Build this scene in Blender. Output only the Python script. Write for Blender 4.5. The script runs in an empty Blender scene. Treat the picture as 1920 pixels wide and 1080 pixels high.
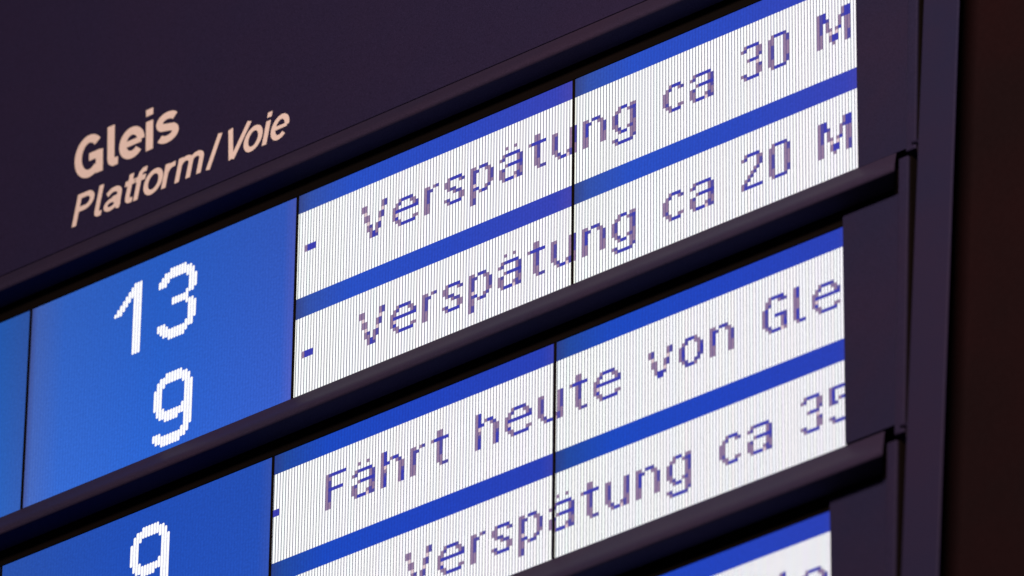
import bpy, math
from mathutils import Matrix, Vector

# ---------------------------------------------------------------- camera, world, lights
U = 0.005                      # one display column = 5 mm
H0 = 8.5                       # height of the board's reference line above the floor
scn = bpy.context.scene
C = scn.collection
cam_d = bpy.data.cameras.new("camera"); cam = bpy.data.objects.new("camera", cam_d); C.objects.link(cam)
scn.camera = cam
R = [[0.7902927184832537, 0.6097610698496849, 0.060239993425512645],
     [-0.3236286487652804, 0.49887303030701136, -0.8039839534033968],
     [-0.5202902236353254, 0.6158872764780614, 0.5915918744045838]]
P = (1241.453, -1375.469, -1378.24)
cm = Matrix(((R[0][0], -R[1][0], -R[2][0], P[0]*U),
             (R[0][1], -R[1][1], -R[2][1], P[1]*U),
             (R[0][2], -R[1][2], -R[2][2], P[2]*U + H0),
             (0, 0, 0, 1)))
cam.matrix_world = cm
cam_d.sensor_width = 36; cam_d.lens = 15641.9/1920*36
cam_d.clip_start = 0.1; cam_d.clip_end = 200
cam_d.dof.use_dof = True; cam_d.dof.focus_distance = 2262*U; cam_d.dof.aperture_fstop = 4.1

w = bpy.data.worlds.new("World"); scn.world = w; w.use_nodes = True
bg = w.node_tree.nodes["Background"]
bg.inputs[0].default_value = (0.75, 0.45, 0.5, 1); bg.inputs[1].default_value = 0.045

def area(name, loc, target, size, energy, color):
    d = bpy.data.lights.new(name, 'AREA'); d.shape = 'RECTANGLE'; d.size, d.size_y = size
    d.energy = energy; d.color = color
    o = bpy.data.objects.new(name, d); C.objects.link(o)
    o.location = loc
    o.rotation_euler = (Vector(target) - Vector(loc)).to_track_quat('-Z', 'Y').to_euler()
    return o
area("hall_light", (3.0, -3.5, 9.35), (0.4, 0, 8.3), (0.9, 0.5), 305, (1.0, 0.63, 0.50))
scn.view_settings.view_transform = 'Standard'; scn.view_settings.look = 'None'
scn.view_settings.exposure = 0; scn.view_settings.gamma = 1

# ---------------------------------------------------------------- materials
def lin(c):
    return tuple(((v/255)/12.92 if v/255 <= 0.04045 else ((v/255+0.055)/1.055)**2.4) for v in c)

def nodes(name):
    m = bpy.data.materials.new(name); m.use_nodes = True
    nt = m.node_tree; b = nt.nodes["Principled BSDF"]
    return m, nt, b

def paint(name, col, col2, rough=0.5, spec=0.35, grain=700.0, bump=0.06, gr=0.26):
    m, nt, b = nodes(name); N = nt.nodes.new; L = nt.links.new
    tc = N("ShaderNodeTexCoord")
    n1 = N("ShaderNodeTexNoise"); n1.inputs["Scale"].default_value = 3.2; n1.inputs["Detail"].default_value = 5
    n1.inputs["Roughness"].default_value = 0.65
    n2 = N("ShaderNodeTexNoise"); n2.inputs["Scale"].default_value = grain; n2.inputs["Detail"].default_value = 2
    for n in (n1, n2): L(tc.outputs["Object"], n.inputs["Vector"])
    r1 = N("ShaderNodeValToRGB"); r1.color_ramp.elements[0].position = .36; r1.color_ramp.elements[1].position = .66
    r1.color_ramp.elements[0].color = (*col, 1); r1.color_ramp.elements[1].color = (*col2, 1)
    L(n1.outputs["Fac"], r1.inputs["Fac"])
    mr = N("ShaderNodeMapRange"); mr.inputs["From Min"].default_value = .3; mr.inputs["From Max"].default_value = .7
    mr.inputs["To Min"].default_value = 1-gr; mr.inputs["To Max"].default_value = 1+gr
    L(n2.outputs["Fac"], mr.inputs["Value"])
    mx = N("ShaderNodeVectorMath"); mx.operation = 'SCALE'
    L(r1.outputs["Color"], mx.inputs[0]); L(mr.outputs["Result"], mx.inputs["Scale"])
    L(mx.outputs["Vector"], b.inputs["Base Color"])
    b.inputs["Roughness"].default_value = rough
    b.inputs["Specular IOR Level"].default_value = spec*0.12
    bp = N("ShaderNodeBump"); bp.inputs["Strength"].default_value = bump; bp.inputs["Distance"].default_value = 0.0006
    L(n2.outputs["Fac"], bp.inputs["Height"]); L(bp.outputs["Normal"], b.inputs["Normal"])
    return m

M_PAINT = paint("midnight_blue_paint", (0.0182, 0.0185, 0.058), (0.0205, 0.0188, 0.057))
M_CHEEK = paint("midnight_blue_side_paint", (0.015, 0.0185, 0.054), (0.020, 0.0185, 0.050))
M_RAIL = paint("black_violet_paint", (0.023, 0.0235, 0.056), (0.028, 0.0240, 0.054), rough=0.5, spec=0.03)
M_BLACK = paint("black_rubber", (0.004, 0.004, 0.004), (0.006, 0.005, 0.005), rough=0.8, spec=0.1, bump=0)
M_WALL = paint("dark_brown_wall", (0.0085, 0.0055, 0.007), (0.011, 0.0055, 0.007), rough=0.9, spec=0.1, grain=160, bump=0, gr=0.06)
M_VINYL = paint("cream_vinyl", (0.74, 0.76, 0.76), (0.76, 0.77, 0.77), rough=0.6, spec=0.2, grain=300, bump=0.0, gr=0.03)

def math_node(nt, op, a, b=None, clamp=False):
    n = nt.nodes.new("ShaderNodeMath"); n.operation = op; n.use_clamp = clamp
    for i, v in enumerate((a, b)):
        if v is None: continue
        if isinstance(v, (int, float)): n.inputs[i].default_value = v
        else: nt.links.new(v, n.inputs[i])
    return n.outputs[0]

def screen_mat(name, ramp_x, line_col, line_w, line_strength, tint=0.0, vgrad=None, strength=1.0, mott=0.10):
    """an LCD: emission colour from the panel's own uneven backlight, dark gaps between the columns. UV.x counts columns."""
    m, nt, b = nodes(name); N = nt.nodes.new; L = nt.links.new
    uv = N("ShaderNodeUVMap"); uv.uv_map = "cols"
    sp = N("ShaderNodeSeparateXYZ"); L(uv.outputs["UV"], sp.inputs[0])
    u = sp.outputs["X"]; v = sp.outputs["Y"]
    fx = math_node(nt, 'DIVIDE', u, 97.0)
    rp = N("ShaderNodeValToRGB"); cr = rp.color_ramp
    while len(cr.elements) < len(ramp_x): cr.elements.new(0.5)
    for e, (p, c) in zip(cr.elements, ramp_x):
        e.position = p; e.color = (*lin(c), 1)
    L(fx, rp.inputs["Fac"])
    col = rp.outputs["Color"]
    if vgrad:
        fy = N("ShaderNodeMapRange"); fy.inputs["From Min"].default_value = 0; fy.inputs["From Max"].default_value = 64
        fy.inputs["To Min"].default_value = vgrad[0]; fy.inputs["To Max"].default_value = vgrad[1]
        L(v, fy.inputs["Value"])
        s = N("ShaderNodeVectorMath"); s.operation = 'SCALE'; L(col, s.inputs[0]); L(fy.outputs["Result"], s.inputs["Scale"])
        col = s.outputs["Vector"]
    # fine mottling
    tc = N("ShaderNodeTexCoord")
    ns = N("ShaderNodeTexNoise"); ns.inputs["Scale"].default_value = 260; ns.inputs["Detail"].default_value = 2
    L(tc.outputs["Object"], ns.inputs["Vector"])
    mr = N("ShaderNodeMapRange"); mr.inputs["From Min"].default_value = .3; mr.inputs["From Max"].default_value = .7
    mr.inputs["To Min"].default_value = 1-mott; mr.inputs["To Max"].default_value = 1+mott
    L(ns.outputs["Fac"], mr.inputs["Value"])
    s2 = N("ShaderNodeVectorMath"); s2.operation = 'SCALE'; L(col, s2.inputs[0]); L(mr.outputs["Result"], s2.inputs["Scale"])
    col = s2.outputs["Vector"]
    if tint > 0:
        wn = N("ShaderNodeTexWhiteNoise"); wn.noise_dimensions = '1D'
        L(math_node(nt, 'FLOOR', u), wn.inputs["W"])
        mt = N("ShaderNodeMixRGB"); mt.blend_type = 'MULTIPLY'; mt.inputs[0].default_value = tint
        L(col, mt.inputs[1]); L(wn.outputs["Color"], mt.inputs[2]); col = mt.outputs[0]
    # column gaps
    fr = math_node(nt, 'FRACT', u)
    d = math_node(nt, 'ABSOLUTE', math_node(nt, 'SUBTRACT', fr, 0.5))
    g = math_node(nt, 'GREATER_THAN', d, 0.5 - line_w/2)
    g = math_node(nt, 'MULTIPLY', g, line_strength)
    mg = N("ShaderNodeMixRGB"); L(g, mg.inputs[0]); L(col, mg.inputs[1]); mg.inputs[2].default_value = (*lin(line_col), 1)
    L(mg.outputs[0], b.inputs["Emission Color"]); b.inputs["Emission Strength"].default_value = strength
    b.inputs["Base Color"].default_value = (0.004, 0.004, 0.006, 1)
    b.inputs["Roughness"].default_value = 0.5; b.inputs["Specular IOR Level"].default_value = 0.1
    return m

M_BLUE = screen_mat("blue_lcd", [(0.0, (52, 70, 130)), (0.05, (48, 82, 172)), (0.20, (36, 80, 198)), (0.55, (38, 72, 192)), (0.93, (52, 66, 182)), (1.0, (70, 70, 174))],
                    (30, 48, 150), 0.2, 0.35, vgrad=(0.98, 0.98))
M_BLUE_D = screen_mat("deep_blue_lcd", [(0.0, (40, 62, 128)), (0.05, (28, 72, 160)), (0.20, (20, 72, 192)), (0.55, (26, 66, 190)), (0.95, (36, 62, 180)), (1.0, (56, 66, 170))],
                      (20, 40, 150), 0.2, 0.35, vgrad=(1.0, 1.0))
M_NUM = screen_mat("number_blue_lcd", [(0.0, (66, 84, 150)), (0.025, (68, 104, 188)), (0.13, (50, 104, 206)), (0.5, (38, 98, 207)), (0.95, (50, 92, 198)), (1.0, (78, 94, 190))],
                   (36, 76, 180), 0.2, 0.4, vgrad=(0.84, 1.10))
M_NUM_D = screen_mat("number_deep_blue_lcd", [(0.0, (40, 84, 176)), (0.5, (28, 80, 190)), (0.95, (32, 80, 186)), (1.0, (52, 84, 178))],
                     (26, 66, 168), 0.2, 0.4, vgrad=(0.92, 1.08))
M_LEFT = screen_mat("bright_blue_lcd", [(0.0, (32, 100, 192)), (0.88, (36, 98, 192)), (1.0, (50, 92, 176))],
                    (30, 80, 180), 0.2, 0.4, vgrad=(0.75, 1.1))
M_WHITE = screen_mat("white_lcd", [(0.0, (232, 240, 214)), (0.012, (250, 253, 252)), (0.5, (253, 252, 255)), (0.985, (252, 252, 255)), (1.0, (250, 246, 214))],
                     (56, 54, 90), 0.26, 0.95, tint=0.05, strength=1.13, mott=0.01)
M_C = {'#': screen_mat("ink_dark", [(0, (58, 62, 176)), (1, (58, 62, 176))], (38, 40, 150), 0.22, 0.6),
       '%': screen_mat("ink_mid", [(0, (80, 76, 160)), (1, (80, 76, 160))], (60, 46, 140), 0.22, 0.7),
       '+': screen_mat("ink_light", [(0, (148, 124, 156)), (1, (148, 124, 156))], (80, 66, 130), 0.28, 0.85),
       '-': screen_mat("ink_faint", [(0, (228, 204, 210)), (1, (228, 204, 210))], (110, 96, 130), 0.22, 0.8)}
M_DIG = screen_mat("digit_white", [(0, (254, 254, 255)), (1, (254, 254, 255))], (206, 204, 226), 0.2, 0.9, strength=1.05)

# ---------------------------------------------------------------- mesh helpers
def link(name, verts, faces, mats, parent=None, smooth=False, uvs=None, midx=None):
    me = bpy.data.meshes.new(name); me.from_pydata([tuple(v) for v in verts], [], faces)
    for m in (mats if isinstance(mats, (list, tuple)) else [mats]): me.materials.append(m)
    if midx: me.polygons.foreach_set("material_index", midx)
    if uvs:
        uvl = me.uv_layers.new(name="cols")
        k = 0
        for f in faces:
            for vi in f:
                uvl.data[k].uv = uvs[vi]; k += 1
    if smooth: me.polygons.foreach_set("use_smooth", [True]*len(faces))
    me.update()
    o = bpy.data.objects.new(name, me); C.objects.link(o); o.parent = parent
    return o

def bevel(o, w, seg=2):
    b = o.modifiers.new("bevel", 'BEVEL'); b.width = w; b.segments = seg; b.limit_method = 'ANGLE'; b.harden_normals = False
    o.data.polygons.foreach_set("use_smooth", [True]*len(o.data.polygons))
    wn = o.modifiers.new("wn", 'WEIGHTED_NORMAL'); wn.keep_sharp = True
    return o

BOX_F = [(0, 1, 2, 3), (7, 6, 5, 4), (0, 4, 5, 1), (1, 5, 6, 2), (2, 6, 7, 3), (3, 7, 4, 0)]
def box(name, x0, x1, y0, y1, z0, z1, mat, parent=None, bev=0.0):
    v = [(x0*U, y*U, z*U) for y, z in ()]
    v = [(x0*U, y0*U, z0*U), (x0*U, y0*U, z1*U), (x0*U, y1*U, z1*U), (x0*U, y1*U, z0*U),
         (x1*U, y0*U, z0*U), (x1*U, y0*U, z1*U), (x1*U, y1*U, z1*U), (x1*U, y1*U, z0*U)]
    o = link(name, v, [tuple(reversed(f)) for f in BOX_F], mat, parent)
    fix_normals(o)
    if bev: bevel(o, bev*U)
    return o

def fix_normals(o):
    import bmesh
    bm = bmesh.new(); bm.from_mesh(o.data); bmesh.ops.recalc_face_normals(bm, faces=bm.faces); bm.to_mesh(o.data); bm.free()

def extrude_profile(name, prof, x0, x1, mat, parent, smooth_angle=40, slant=0.72):
    n = len(prof)
    v = [(x0*U, y*U, z*U) for y, z in prof] + [((x1-slant*(y+10))*U, y*U, z*U) for y, z in prof]
    f = [(i, (i+1) % n, n+(i+1) % n, n+i) for i in range(n)] + [tuple(range(n-1, -1, -1)), tuple(range(n, 2*n))]
    o = link(name, v, f, mat, parent, smooth=True)
    fix_normals(o)
    o.data.set_sharp_from_angle(angle=math.radians(smooth_angle))
    return o

# ---------------------------------------------------------------- the board
TAU = math.radians(4.62); ASP = 1.1197
ROWZ = [0.0, -88.25, -178.0]
S0 = [0.08, 96.35, -97.1]      # centres of the gaps between panels
root = bpy.data.objects.new("departure_board", None); C.objects.link(root)
root.location = (0, 0, H0); root.empty_display_size = 0.3
root["label"] = "large dark blue platform departures board with tilted rows of glowing blue and white displays"
root["category"] = "departure board"

def in_row(o, r, lift=0.0):
    """place an object authored in a row's own plane (x right, y up the screen, z towards the viewer)"""
    o.rotation_euler = (math.pi/2 + TAU, 0, 0)
    o.location = (0, 0, ROWZ[r]*U)
    return o

def slab(name, x0, x1, v0, v1, o0, o1, mat, parent, r, bev=0):
    """a plate in row r: v counts downwards in columns, o towards the viewer"""
    o = box(name, x0, x1, -v1, -v0, o0, o1, mat, parent, bev)
    return in_row(o, r)

def sheet(name, rects, off, mats, parent, r, u0, midx=None, z=None):
    v, f, uv = [], [], []
    for (a, b, c, d) in rects:   # x0,x1, row0,row1
        k = len(v)
        for X, Rw in ((a, d), (b, d), (b, c), (a, c)):
            v.append((X*U, -Rw*ASP*U, off*U)); uv.append((X-u0, Rw))
        f.append((k, k+1, k+2, k+3))
    o = link(name, v, f, mats, parent, uvs=uv, midx=midx)
    if r is not None: in_row(o, r)
    return o

# ---- header with cut vinyl lettering
HT = math.radians(7.0)
def hdr(x, s, o=0.0):
    return (x*U, (-math.sin(HT)*s - math.cos(HT)*o)*U, (24.0 + math.cos(HT)*s - math.sin(HT)*o)*U)
def header_box(name, x0, x1, s0, s1, o0, o1, mat, parent, bev=0):
    v = [hdr(x0, s0, o0), hdr(x0, s1, o0), hdr(x0, s1, o1), hdr(x0, s0, o1),
         hdr(x1, s0, o0), hdr(x1, s1, o0), hdr(x1, s1, o1), hdr(x1, s0, o1)]
    o = link(name, v, BOX_F, mat, parent); fix_normals(o)
    if bev: bevel(o, bev*U)
    return o
header = header_box("header_panel", -195, 217.3, 0.03, 175, -6, 0, M_PAINT, root, 0.25)
header["label"] = "blank dark blue header panel lettered with the platform heading"

def arc(cx, cy, rx, ry, a0, a1, n=18):
    return [(cx+rx*math.cos(math.radians(a0+(a1-a0)*i/n)), cy+ry*math.sin(math.radians(a0+(a1-a0)*i/n))) for i in range(n+1)]

def ribbon(pts, wd, closed=False):
    """outline strips of a pen stroke: returns left and right offset points"""
    n = len(pts); Lp, Rp = [], []
    for i, p in enumerate(pts):
        if closed: a, b = pts[(i-1) % n], pts[(i+1) % n]
        else: a, b = pts[max(i-1, 0)], pts[min(i+1, n-1)]
        def unit(q, s):
            dx, dy = s[0]-q[0], s[1]-q[1]; l = math.hypot(dx, dy) or 1; return dx/l, dy/l
        t1 = unit(a, p) if a != p else unit(p, b)
        t2 = unit(p, b) if b != p else t1
        nx, ny = -(t1[1]+t2[1]), (t1[0]+t2[0]); l = math.hypot(nx, ny) or 1; nx /= l; ny /= l
        k = max(0.5, nx*(-t1[1])+ny*t1[0])
        h = wd/2/k
        Lp.append((p[0]+nx*h, p[1]+ny*h)); Rp.append((p[0]-nx*h, p[1]-ny*h))
    return Lp, Rp

def letter(label, strokes, wd, x, base, shear):
    """strokes: list of (points, closed[, width]) in columns, relative to the letter's left edge and baseline"""
    v, f = [], []
    for si, st in enumerate(strokes):
        pts, closed = st[0], st[1]; ww = st[2] if len(st) > 2 else wd
        Lp, Rp = ribbon(pts, ww, closed); n = len(pts); top = 0.10 + 0.012*si
        k = len(v)
        for h in (0.0, top):
            for q in Lp: v.append(hdr(x+q[0]+shear*q[1], base+q[1], h))
            for q in Rp: v.append(hdr(x+q[0]+shear*q[1], base+q[1], h))
        m = n if closed else n-1
        for i in range(m):
            j = (i+1) % n
            f.append((k+2*n+i, k+2*n+j, k+3*n+j, k+3*n+i))
            f.append((k+i, k+j, k+2*n+j, k+2*n+i))
            f.append((k+n+j, k+n+i, k+3*n+i, k+3*n+j))
        if not closed:
            for i in (0, n-1): f.append((k+i, k+n+i, k+3*n+i, k+2*n+i))
    o = link("letter", v, f, M_VINYL, header); fix_normals(o)
    o["label"] = label
    return o

S = 2.55; XH = 10.0; CH = 13.4       # "Gleis": stroke, x-height, cap height
h = S/2
def line(*p): return (list(p), False)
B = 20.75
letter("cream bold capital G", [(arc(5.6, CH/2, 5.0-h+.4, CH/2-h+.35, 42, 305, 30)+[(9.0, 1.9)], False), line((9.4, 0), (9.4, 6.3+1.1)), line((5.6, 6.3), (9.6, 6.3), )][0:3], S, -84.2, B, 0)
letter("cream bold letter l", [([(h, CH+.2), (h, 3.0), (h+.25, 1.9), (h+1.0, 1.25), (h+2.6, 1.2)], False)], S, -71.8, B, 0)
def e_shape(wd_, xh, W):
    hh = wd_/2
    a = arc(W/2, xh/2, W/2-hh, xh/2-hh+.2, 0, 318, 30)
    return [(a, False), line((hh*1.2, xh/2+.0), (W-hh*.9, xh/2+.0))]
E1 = e_shape(S, XH, 9.3); E1[1] = (E1[1][0], False, S*0.75)
letter("cream bold letter e", E1, S, -67.4, B, 0)
letter("cream bold letter i", [line((h, 0), (h, XH-.3)), line((h, XH+1.5), (h, XH+3.7))], S, -57.5, B, 0)
def s_shape(W, xh, hh):
    p = []
    ry = (xh-2*hh)/4+.1
    t = arc(W/2+.1, xh-hh-ry+.15, W/2-hh, ry+.05, 28, 225, 14)
    bt = arc(W/2-.1, hh+ry-.15, W/2-hh, ry+.05, 45, -152, 14)
    return [(t+bt, False)]
letter("cream bold letter s", [(s_shape(8.6, XH, h)[0][0], False, S*.93)], S, -53.9, B, 0)

s2 = 1.55; g = s2/2; xh = 7.5; ch = 10.0; SH = 0.23; B2 = 5.95
def it(lab, strokes, x): return letter("cream bold slanted "+lab, strokes, s2, x, B2, SH)
it("capital P", [line((g, 0), (g, ch)), ([(g, ch-g), (3.6, ch-g)]+arc(3.6, ch-g-2.1, 2.2, 2.1, 78, -78, 12)+[(3.6, ch-g-4.2), (g, ch-g-4.2)], False)], -84.8)
def l_small(hgt): return [([(g, hgt), (g, 2.0), (g+.2, 1.25), (g+.7, .9), (g+1.9, .85)], False)]
it("letter l", l_small(ch), -76.8)
def a_small():
    W = 6.3
    hook = [(0.7, xh-1.9)]+arc(W/2-.1, xh-g-1.7, W/2-g-.1, 1.75, 150, 0, 12)+[(W-g-.05, 2.0), (W-g+.1, .9), (W-g+.8, .7)]
    bowl = arc(2.75, 2.15, 1.9, 1.35, 0, 360, 20)[:-1]
    return [(hook, False), (bowl, True, s2*.85), (line((2.9, xh*.53), (W-g, xh*.56))[0], False, s2*.72)]
it("letter a", a_small(), -73.6)
it("letter t", [([(1.9, ch-.6), (1.9, 2.2), (2.1, 1.3), (2.7, .9), (3.9, .9)], False), (line((0.1, xh-.85), (4.1, xh-.85))[0], False, 1.6)], -66.6)
it("letter f", [([(2.1, 0), (2.1, ch-2.6), (2.35, ch-1.5), (3.0, ch-.95), (4.3, ch-.9)], False), (line((0.2, xh-.85), (4.3, xh-.85))[0], False, 1.6)], -63.4)
it("letter o", [(arc(3.45, xh/2, 3.45-g, xh/2-g+.25, 0, 360, 28)[:-1], True)], -59.0)
it("letter r", [line((g, 0), (g, xh)), ([(g, xh-2.8), (g+.6, xh-1.6), (g+1.5, xh-.95), (g+2.9, xh-.8)], False)], -51.8)
it("letter m", [line((g, 0), (g, xh)), ([(g, xh-2.4)]+arc(2.9, xh-2.35, 1.95, 1.6, 165, 0, 10)+[(4.85, 0)], False),
                ([(4.85, xh-2.4)]+arc(6.8, xh-2.35, 1.95, 1.6, 165, 0, 10)+[(8.75, 0)], False)], -46.9)
it("stroke mark", [([(.7, -.2), (2.9, ch+.2)], False, 1.5)], -35.4)
it("capital V", [line((0.7, ch), (3.1, 0.0)), line((7.6, ch), (3.5, 0.0))], -29.4)
it("letter o", [(arc(3.3, xh/2, 3.3-g, xh/2-g+.25, 0, 360, 28)[:-1], True)], -22.4)
it("letter i", [line((g, 0), (g, xh-.1)), line((g, xh+1.0), (g, xh+2.6))], -15.1)
e2 = e_shape(s2, xh, 6.4); e2[1] = (e2[1][0], False, s2*.72)
it("letter e", e2, -12.6)

# ---- rails between the rows
def rail(r_z, top, name="rail", x0=-195, x1=213.2):
    ny, nz = -10.0, 10.2
    ty, tz = top
    dx, dz = ty-ny, tz-nz; L = math.hypot(dx, dz)
    a = (ny+dx/L*6.5, nz+dz/L*6.5); b = (ny+2.6, nz)
    prof = [(ty, tz)]
    for i in range(1, 5):
        t = i/5; prof.append((ty+(a[0]-ty)*t, tz+(a[1]-tz)*t - 0.35*math.sin(math.pi*t)))
    for i in range(0, 13):
        t = i/12; prof.append(((1-t)**2*a[0]+2*t*(1-t)*ny+t*t*b[0], (1-t)**2*a[1]+2*t*(1-t)*nz+t*t*b[1]))
    prof += [(-1.95, nz), (-1.95, nz+.9), (ny+4.6, nz+.9), (ny+5.0, nz+3.4), (ty+.55, tz-.7), (ty+.55, tz)]
    o = extrude_profile(name, [(y, z+r_z) for y, z in prof], x0, x1, M_RAIL, root, 35)
    return o
rail(0, (0.9, 24.9))["label"] = "topmost rail under the header panel"
rail(ROWZ[1], (4.35, 28.25))["label"] = "rail between the first and second display rows"
rail(ROWZ[2], (4.35, 28.9))["label"] = "rail between the second and third display rows"
rail(ROWZ[2]-89.2, (3.95, 29.0))["label"] = "rail below the third display row"

# ---- text glyphs
G = {
'V': ["++.....+%", "++.....+%", ".-.....-.", ".++...+%.", ".++...+%.", "..-...-..", "..+%.+%..", "..++.+%..", "...+#+...", "...+#%..."],
'e': ["..+###%..", ".+%...++.", "++.....+%", "+########", "+-.......", "+#.......", ".++....++", "..+#####."],
'r': ["++.+%", "+%%..", "+%...", "+%...", "+%...", "++...", "++...", "++..."],
's': [".+####.", "++...+%", "++.....", ".+%%...", "...+%%.", ".....++", "+%...++", ".+####."],
'p': ["++.%#%..", "+%%..++.", "+%....+%", "+%....+%", "+%....+%", "+-....++", "+%#..+%.", "++.+#%..", "++......", "+%......", "+%......"],
'a': [".+%####.", "+%....+%", "......+%", "..+#####", "+%....+%", "++....++", "++...+%+", ".+###-%%"],
't': ["..++..", "..++..", "+#####", "..+%..", "..+%..", "..+%..", "..+%..", "..++..", "..++..", "...+%%"],
'u': ["++....+%", "+%....+%", "+%....+%", "+%....+%", "+%....+%", "++....++", ".+%..+%+", "..+##-%+"],
'n': ["++.%#%..", "+#%..++.", "+#....+%", "+#....+%", "+#....+%", "++....++", "++....++", "++....++"],
'g': ["..+##.++", ".++..+%#", "+%....+%", "+%....+%", "+%....+%", "++....++", ".+%..+%+", "..+##.++", "......++", "+%....+%", ".+####%."],
'c': ["..+###.", ".+%..+%", "++.....", "++.....", "++.....", "+%.....", ".++..++", "..+###."],
'3': [".+####.", "+%...++", ".....++", ".....+%", "..+##%.", ".....-.", ".....+%", ".....++", "+%...++", ".+####."],
'0': [".+###%.", "++...+%", "++...+%", "+%...++", "+%...++", "+%...++", "+%...++", "++...+%", "++...+%", ".+###%."],
'2': [".+####.", "+%...++", ".....+%", ".....+%", "....+%.", "...+%..", "..+%...", ".+%....", "+%.....", "+######"],
'M': ["+%#.....+##", "+%#.....+##", "+%#%...+%##", "+%.+...+.++", "+%.+...+.++", "+%.++.+#.++", "++..-.-..++", "++..+##..+%", "++..+##..+%", "++...+...+%"],
'F': ["+%#####", "++.....", "+%.....", "+%.....", "+#####.", "+%.....", "+%.....", "+%.....", "++.....", "++....."],
'h': ["+#......", "+#......", "+#.+##..", "+##..+%.", "+-....++", "++....++", "+%....+%", "+#....+#", "+#....+#", "+#....+#"],
'v': ["+%....+%", "+%....+%", ".-....-.", ".++..+%.", ".++..+%.", "..+..-..", "..+##%..", "...##..."],
'o': ["..%##+..", ".+%..++.", "+%....+%", "+#....+#", "+#....+#", "+%....%%", ".+%..%%.", "..%##+.."],
'G': ["..+####.", ".++..+%%", ".+%.....", "+#......", "+%......", "+%..###%", "+%....+%", "+%....+#", ".+%...+#", "..+###-+"],
'l': ["+#..", "+#..", "+#..", "++..", "++..", "++..", "+#..", "+#..", "+#..", ".+##"],
'5': ["+%#####", "+#.....", "+#.....", "+#.+##.", "+%%..+%", ".....+%", ".....++", ".....++", "+%...++", ".+####."],
'-': ["+###", "+###"],
}
G['ä'] = ["..+..+..", "........"] + G['a']
XROW = {c: (0 if len(v) == 10 else 2) for c, v in G.items()}
XROW['ä'] = 0; XROW['-'] = 4
KEYS = "#%+-"
glyph_me = {}
def col_x(c): return c + (0.45 if c >= 96 else 0.0)

def glyph(ch, col, row0, r, parent, dx=0.0, maxcol=400, mincol=0):
    rows = G[ch]; W = len(rows[0]); row0 = row0 + XROW[ch]
    crosses = (col < 96 <= col+W-1) or col+W > maxcol or col < mincol
    if ch not in glyph_me or crosses:
        v, f, uv, mi = [], [], [], []
        for j, line_ in enumerate(rows):
            for i, k in enumerate(line_):
                if k == '.' or col+i >= maxcol and crosses or col+i < mincol and crosses: continue
                sx = (col_x(col+i)-col_x(col)) if crosses else i
                n = len(v)
                for a, b in ((sx, j+1), (sx+1, j+1), (sx+1, j), (sx, j)):
                    v.append((a*U, -b*ASP*U, 0)); uv.append((a if not crosses else (i + (1 if a > sx else 0)), b))
                f.append((n, n+1, n+2, n+3)); mi.append(KEYS.index(k))
        me = bpy.data.meshes.new("glyph"); me.from_pydata(v, [], f)
        for k in KEYS: me.materials.append(M_C[k])
        me.polygons.foreach_set("material_index", mi)
        ul = me.uv_layers.new(name="cols"); n = 0
        for fc in f:
            for vi in fc: ul.data[n].uv = uv[vi]; n += 1
        me.update()
        if not crosses: glyph_me[ch] = me
    else: me = glyph_me[ch]
    name = "digit" if ch.isdigit() else ("dash" if ch == '-' else "letter")
    o = bpy.data.objects.new(name, me); C.objects.link(o); o.parent = parent
    in_row(o, r)
    off = Vector(((col_x(col)+dx)*U, -row0*ASP*U, 0.05*U))
    o.location = Vector(o.location) + o.rotation_euler.to_matrix() @ off
    o["label"] = {"digit": "violet pixelled digit ", "dash": "violet pixelled ", "letter": "violet pixelled letter "}[name] + ("dash" if ch == '-' else ch)
    return o

ONE = [[(7, 8)], [(6, 8)], [(5, 8)], [(4, 7)], [(3, 6)], [(2, 5)], [(1, 4)], [(0, 21)], [(0, 21)], [(0, 21)]]
THREE = [[(3, 5), (16, 18)], [(2, 5), (16, 19)], [(1, 5), (16, 20)], [(1, 4), (17, 20)], [(0, 3), (18, 21)], [(0, 3), (9, 11), (18, 21)],
         [(0, 3), (9, 11), (18, 21)], [(0, 3), (9, 11), (18, 21)], [(0, 3), (9, 11), (18, 21)], [(0, 3), (9, 11), (18, 21)],
         [(1, 4), (8, 12), (17, 20)], [(1, 9), (11, 19)], [(2, 9), (11, 19)], [(4, 8), (12, 17)]]
NINE = [[(4, 10), (17, 19)], [(2, 12), (17, 20)], [(1, 13), (17, 20)], [(1, 4), (10, 13), (18, 21)], [(0, 3), (11, 14), (18, 21)],
        [(0, 3), (11, 14), (18, 21)], [(0, 3), (11, 14), (18, 21)], [(0, 3), (11, 14), (18, 21)], [(0, 3), (11, 14), (18, 21)],
        [(0, 3), (11, 13), (18, 21)], [(1, 4), (10, 13), (17, 20)], [(1, 20)], [(2, 19)], [(4, 17)]]
def big_digit(ch, spec, X, row0, r, parent):
    """white bars, one per display column, with softly rounded ends"""
    v, f, uv = [], [], []
    for c, spans in enumerate(spec):
        for a, b in spans:
            x0, x1 = c+0.03, c+0.97
            pts = []
            rr = 0.42
            for ang in range(180, -1, -30):
                pts.append((c+.5+.47*math.cos(math.radians(ang)), a+rr-rr*math.sin(math.radians(ang))-.12))
            for ang in range(0, -181, -30):
                pts.append((c+.5+.47*math.cos(math.radians(ang)), b-rr-rr*math.sin(math.radians(ang))+.12))
            k = len(v)
            for px, py in reversed(pts):
                v.append((px*U, -py*ASP*U, 0)); uv.append((px, py))
            f.append(tuple(range(k, k+len(pts))))
    o = link("digit", v, f, M_DIG, parent, uvs=uv)
    in_row(o, r)
    o.location = Vector(o.location) + o.rotation_euler.to_matrix() @ Vector((X*U, -row0*ASP*U, 0.05*U))
    o["label"] = "large white platform digit "+ch
    return o

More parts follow.
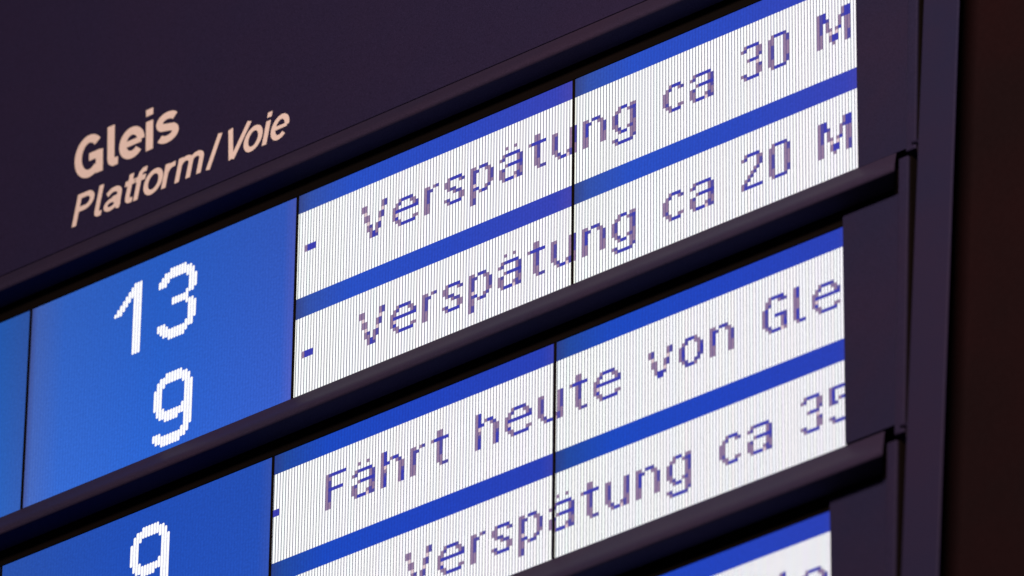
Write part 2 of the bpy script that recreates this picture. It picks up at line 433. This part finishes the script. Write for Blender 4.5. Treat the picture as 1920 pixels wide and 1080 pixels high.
LINES = {
 (0, 0): [('-', 3), ('V', 23), ('e', 34), ('r', 45), ('s', 52), ('p', 61), ('ä', 71), ('t', 81), ('u', 89), ('n', 99), ('g', 109), ('c', 126), ('a', 135), ('3', 152), ('0', 161), ('M', 177)],
 (0, 1): [('-', 3), ('V', 23), ('e', 34), ('r', 45), ('s', 52), ('p', 61), ('ä', 71), ('t', 81), ('u', 89), ('n', 99), ('g', 109), ('c', 126), ('a', 135), ('2', 152), ('0', 161), ('M', 177)],
 (1, 0): [('-', -1), ('F', 19), ('ä', 28), ('h', 38), ('r', 48), ('t', 55), ('h', 70), ('e', 80), ('u', 91), ('t', 101), ('e', 109), ('v', 127), ('o', 137), ('n', 147), ('G', 164), ('l', 174), ('e', 180)],
 (1, 1): [('V', 47), ('e', 58), ('r', 69), ('s', 76), ('p', 85), ('ä', 95), ('t', 105), ('u', 113), ('n', 123), ('g', 133), ('c', 150), ('a', 159), ('3', 176), ('5', 185)],
 (2, 0): [('l', 174), ('e', 180)],
}
SLABEL = {(0, 0): "white text display reading Verspät with blue bars", (0, 1): "white text display reading ung ca 30 M and ung ca 20 M",
          (1, 0): "white text display reading Fährt heu", (1, 1): "white text display reading te von Gle",
          (0, -1): "plain blue display showing platform numbers 13 and 9", (1, -1): "plain blue display showing platform number 9"}
VTOP, VBOT = -5.45, 54.0
for r in range(3):
    dxr = (0.0, -0.3, -0.1)[r]
    for k in (-2, -1, 0, 1):
        xa = {-2: -194.0, -1: S0[2], 0: S0[0], 1: S0[1]}[k]; xb = {-2: S0[2], -1: S0[0], 0: S0[1], 1: 192.5}[k]
        u0 = {-2: -194.0, -1: -97.2+.4, 0: 0.0, 1: 96.45}[k] + (dxr if k >= 0 else 0)
        # column grid origin so that frac() is zero at a column's edge
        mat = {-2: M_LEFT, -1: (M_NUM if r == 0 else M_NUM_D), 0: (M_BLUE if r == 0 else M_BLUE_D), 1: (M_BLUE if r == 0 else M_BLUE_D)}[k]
        body = slab("display", xa+.1, xb-.1, VTOP*ASP, VBOT*ASP, -2.4, -0.05, M_BLACK, root, r)
        body["label"] = SLABEL.get((r, k), "plain blue display at the left end" if k == -2 else "display in the third row")
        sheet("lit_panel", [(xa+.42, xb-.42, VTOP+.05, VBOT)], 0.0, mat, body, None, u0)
        lp = body.children[0]; in_row(lp, r)
        lp.matrix_parent_inverse = Matrix.Identity(4)
        # children are authored in board space; cancel the body's own transform
        bm_ = Matrix.LocRotScale(body.location, body.rotation_euler, None).inverted()
        lp.matrix_parent_inverse = bm_
        def adopt(o): o.matrix_parent_inverse = bm_; return o
        if k >= 0:
            for ln in (0, 1):
                z0 = 31*ln; z1 = 25 if ln == 0 else VBOT
                adopt(sheet("text_band", [(xa+.42, xb-.42, z0, z1)], 0.02, M_WHITE, body, r, u0))
                for ch, c in LINES.get((r, ln), []):
                    if (c < 96) != (k == 0): continue
                    adopt(glyph(ch, c, z0+6, r, body, dx=dxr, maxcol=191 if c < 185 else 190, mincol=0))
        elif k == -1:
            if r == 0:
                adopt(big_digit("1", ONE, -65.8, 0, r, body)); adopt(big_digit("3", THREE, -49.7, 0, r, body))
                adopt(big_digit("9", NINE, -49.9, 31, r, body))
            elif r == 1: adopt(big_digit("9", NINE, -49.95, 0, r, body))
    for s_ in S0:
        slab("seam_strip", s_-.45, s_+.45, VTOP*ASP, VBOT*ASP-.2, -1.0, 0.16, M_BLACK, root, r)
    slab("gasket", -194, 213.0, -10.3, VTOP*ASP-.02, -2.0, 0.3, M_BLACK, root, r)
    ck = slab("cheek_panel", 190.95, 213.8, -8.5, 60.9, -0.6, 1.2, M_CHEEK, root, r, 0.18)
    # upright edge flange outside the cheek
    zt = ROWZ[r]+12.7; zb = (ROWZ[r+1] if r < 2 else ROWZ[2]-89.2)+16.8
    if r == 0: zt = 34.0
    y_t, y_b = (-9.3 if r else -10.2), -6.4
    v = []
    for x in (213.9, 217.0):
        v += [(x*U, y_t*U, zt*U), (x*U, y_b*U, zb*U), (x*U, (y_b+9)*U, zb*U), (x*U, (y_t+12)*U, zt*U)]
    o = link("edge_flange", v, BOX_F, M_CHEEK, root); fix_normals(o); bevel(o, .35*U)
    v = []  # added black strip: hides the flange's lit side so the slot looks shaded
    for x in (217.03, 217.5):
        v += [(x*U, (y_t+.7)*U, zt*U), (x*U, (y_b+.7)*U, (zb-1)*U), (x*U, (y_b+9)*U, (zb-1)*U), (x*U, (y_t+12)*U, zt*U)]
    o = link("slot_shade_strip", v, BOX_F, M_BLACK, root); fix_normals(o)
    # rounded foot of the flange
    n = 12; vv = []
    for x in (216.1, 217.6):
        for i in range(n):
            a_ = 2*math.pi*i/n; vv.append((x*U, (y_b-.1+0.8*math.cos(a_))*U, (zb+2.2+0.9*math.sin(a_))*U))
    ff = [(i, (i+1) % n, n+(i+1) % n, n+i) for i in range(n)]+[tuple(range(n-1, -1, -1)), tuple(range(n, 2*n))]
    o = link("hinge_pin", vv, ff, M_CHEEK, root); fix_normals(o); bevel(o, .3*U)

box("back_panel", -195, 214, 8.2, 10, -290, 190, M_BLACK, root)
box("slot_backing", 213.9, 219.9, 3.2, 4.2, -290, 192, M_BLACK, root)
box("side_post", 218.8, 230.3, -8.0, -7.0, -292, 192, M_CHEEK, root, 0.5)

# ---- the dark wall far behind
v = [(-6, .058, 4), (8, .058, 4), (8, .058, 13), (-6, .058, 13), (-6, .33, 4), (8, .33, 4), (8, .33, 13), (-6, .33, 13)]
wl = link("wall", v, [(0, 1, 2, 3), (7, 6, 5, 4), (0, 4, 5, 1), (1, 5, 6, 2), (2, 6, 7, 3), (3, 7, 4, 0)], M_WALL)
fix_normals(wl)
wl["kind"] = "structure"
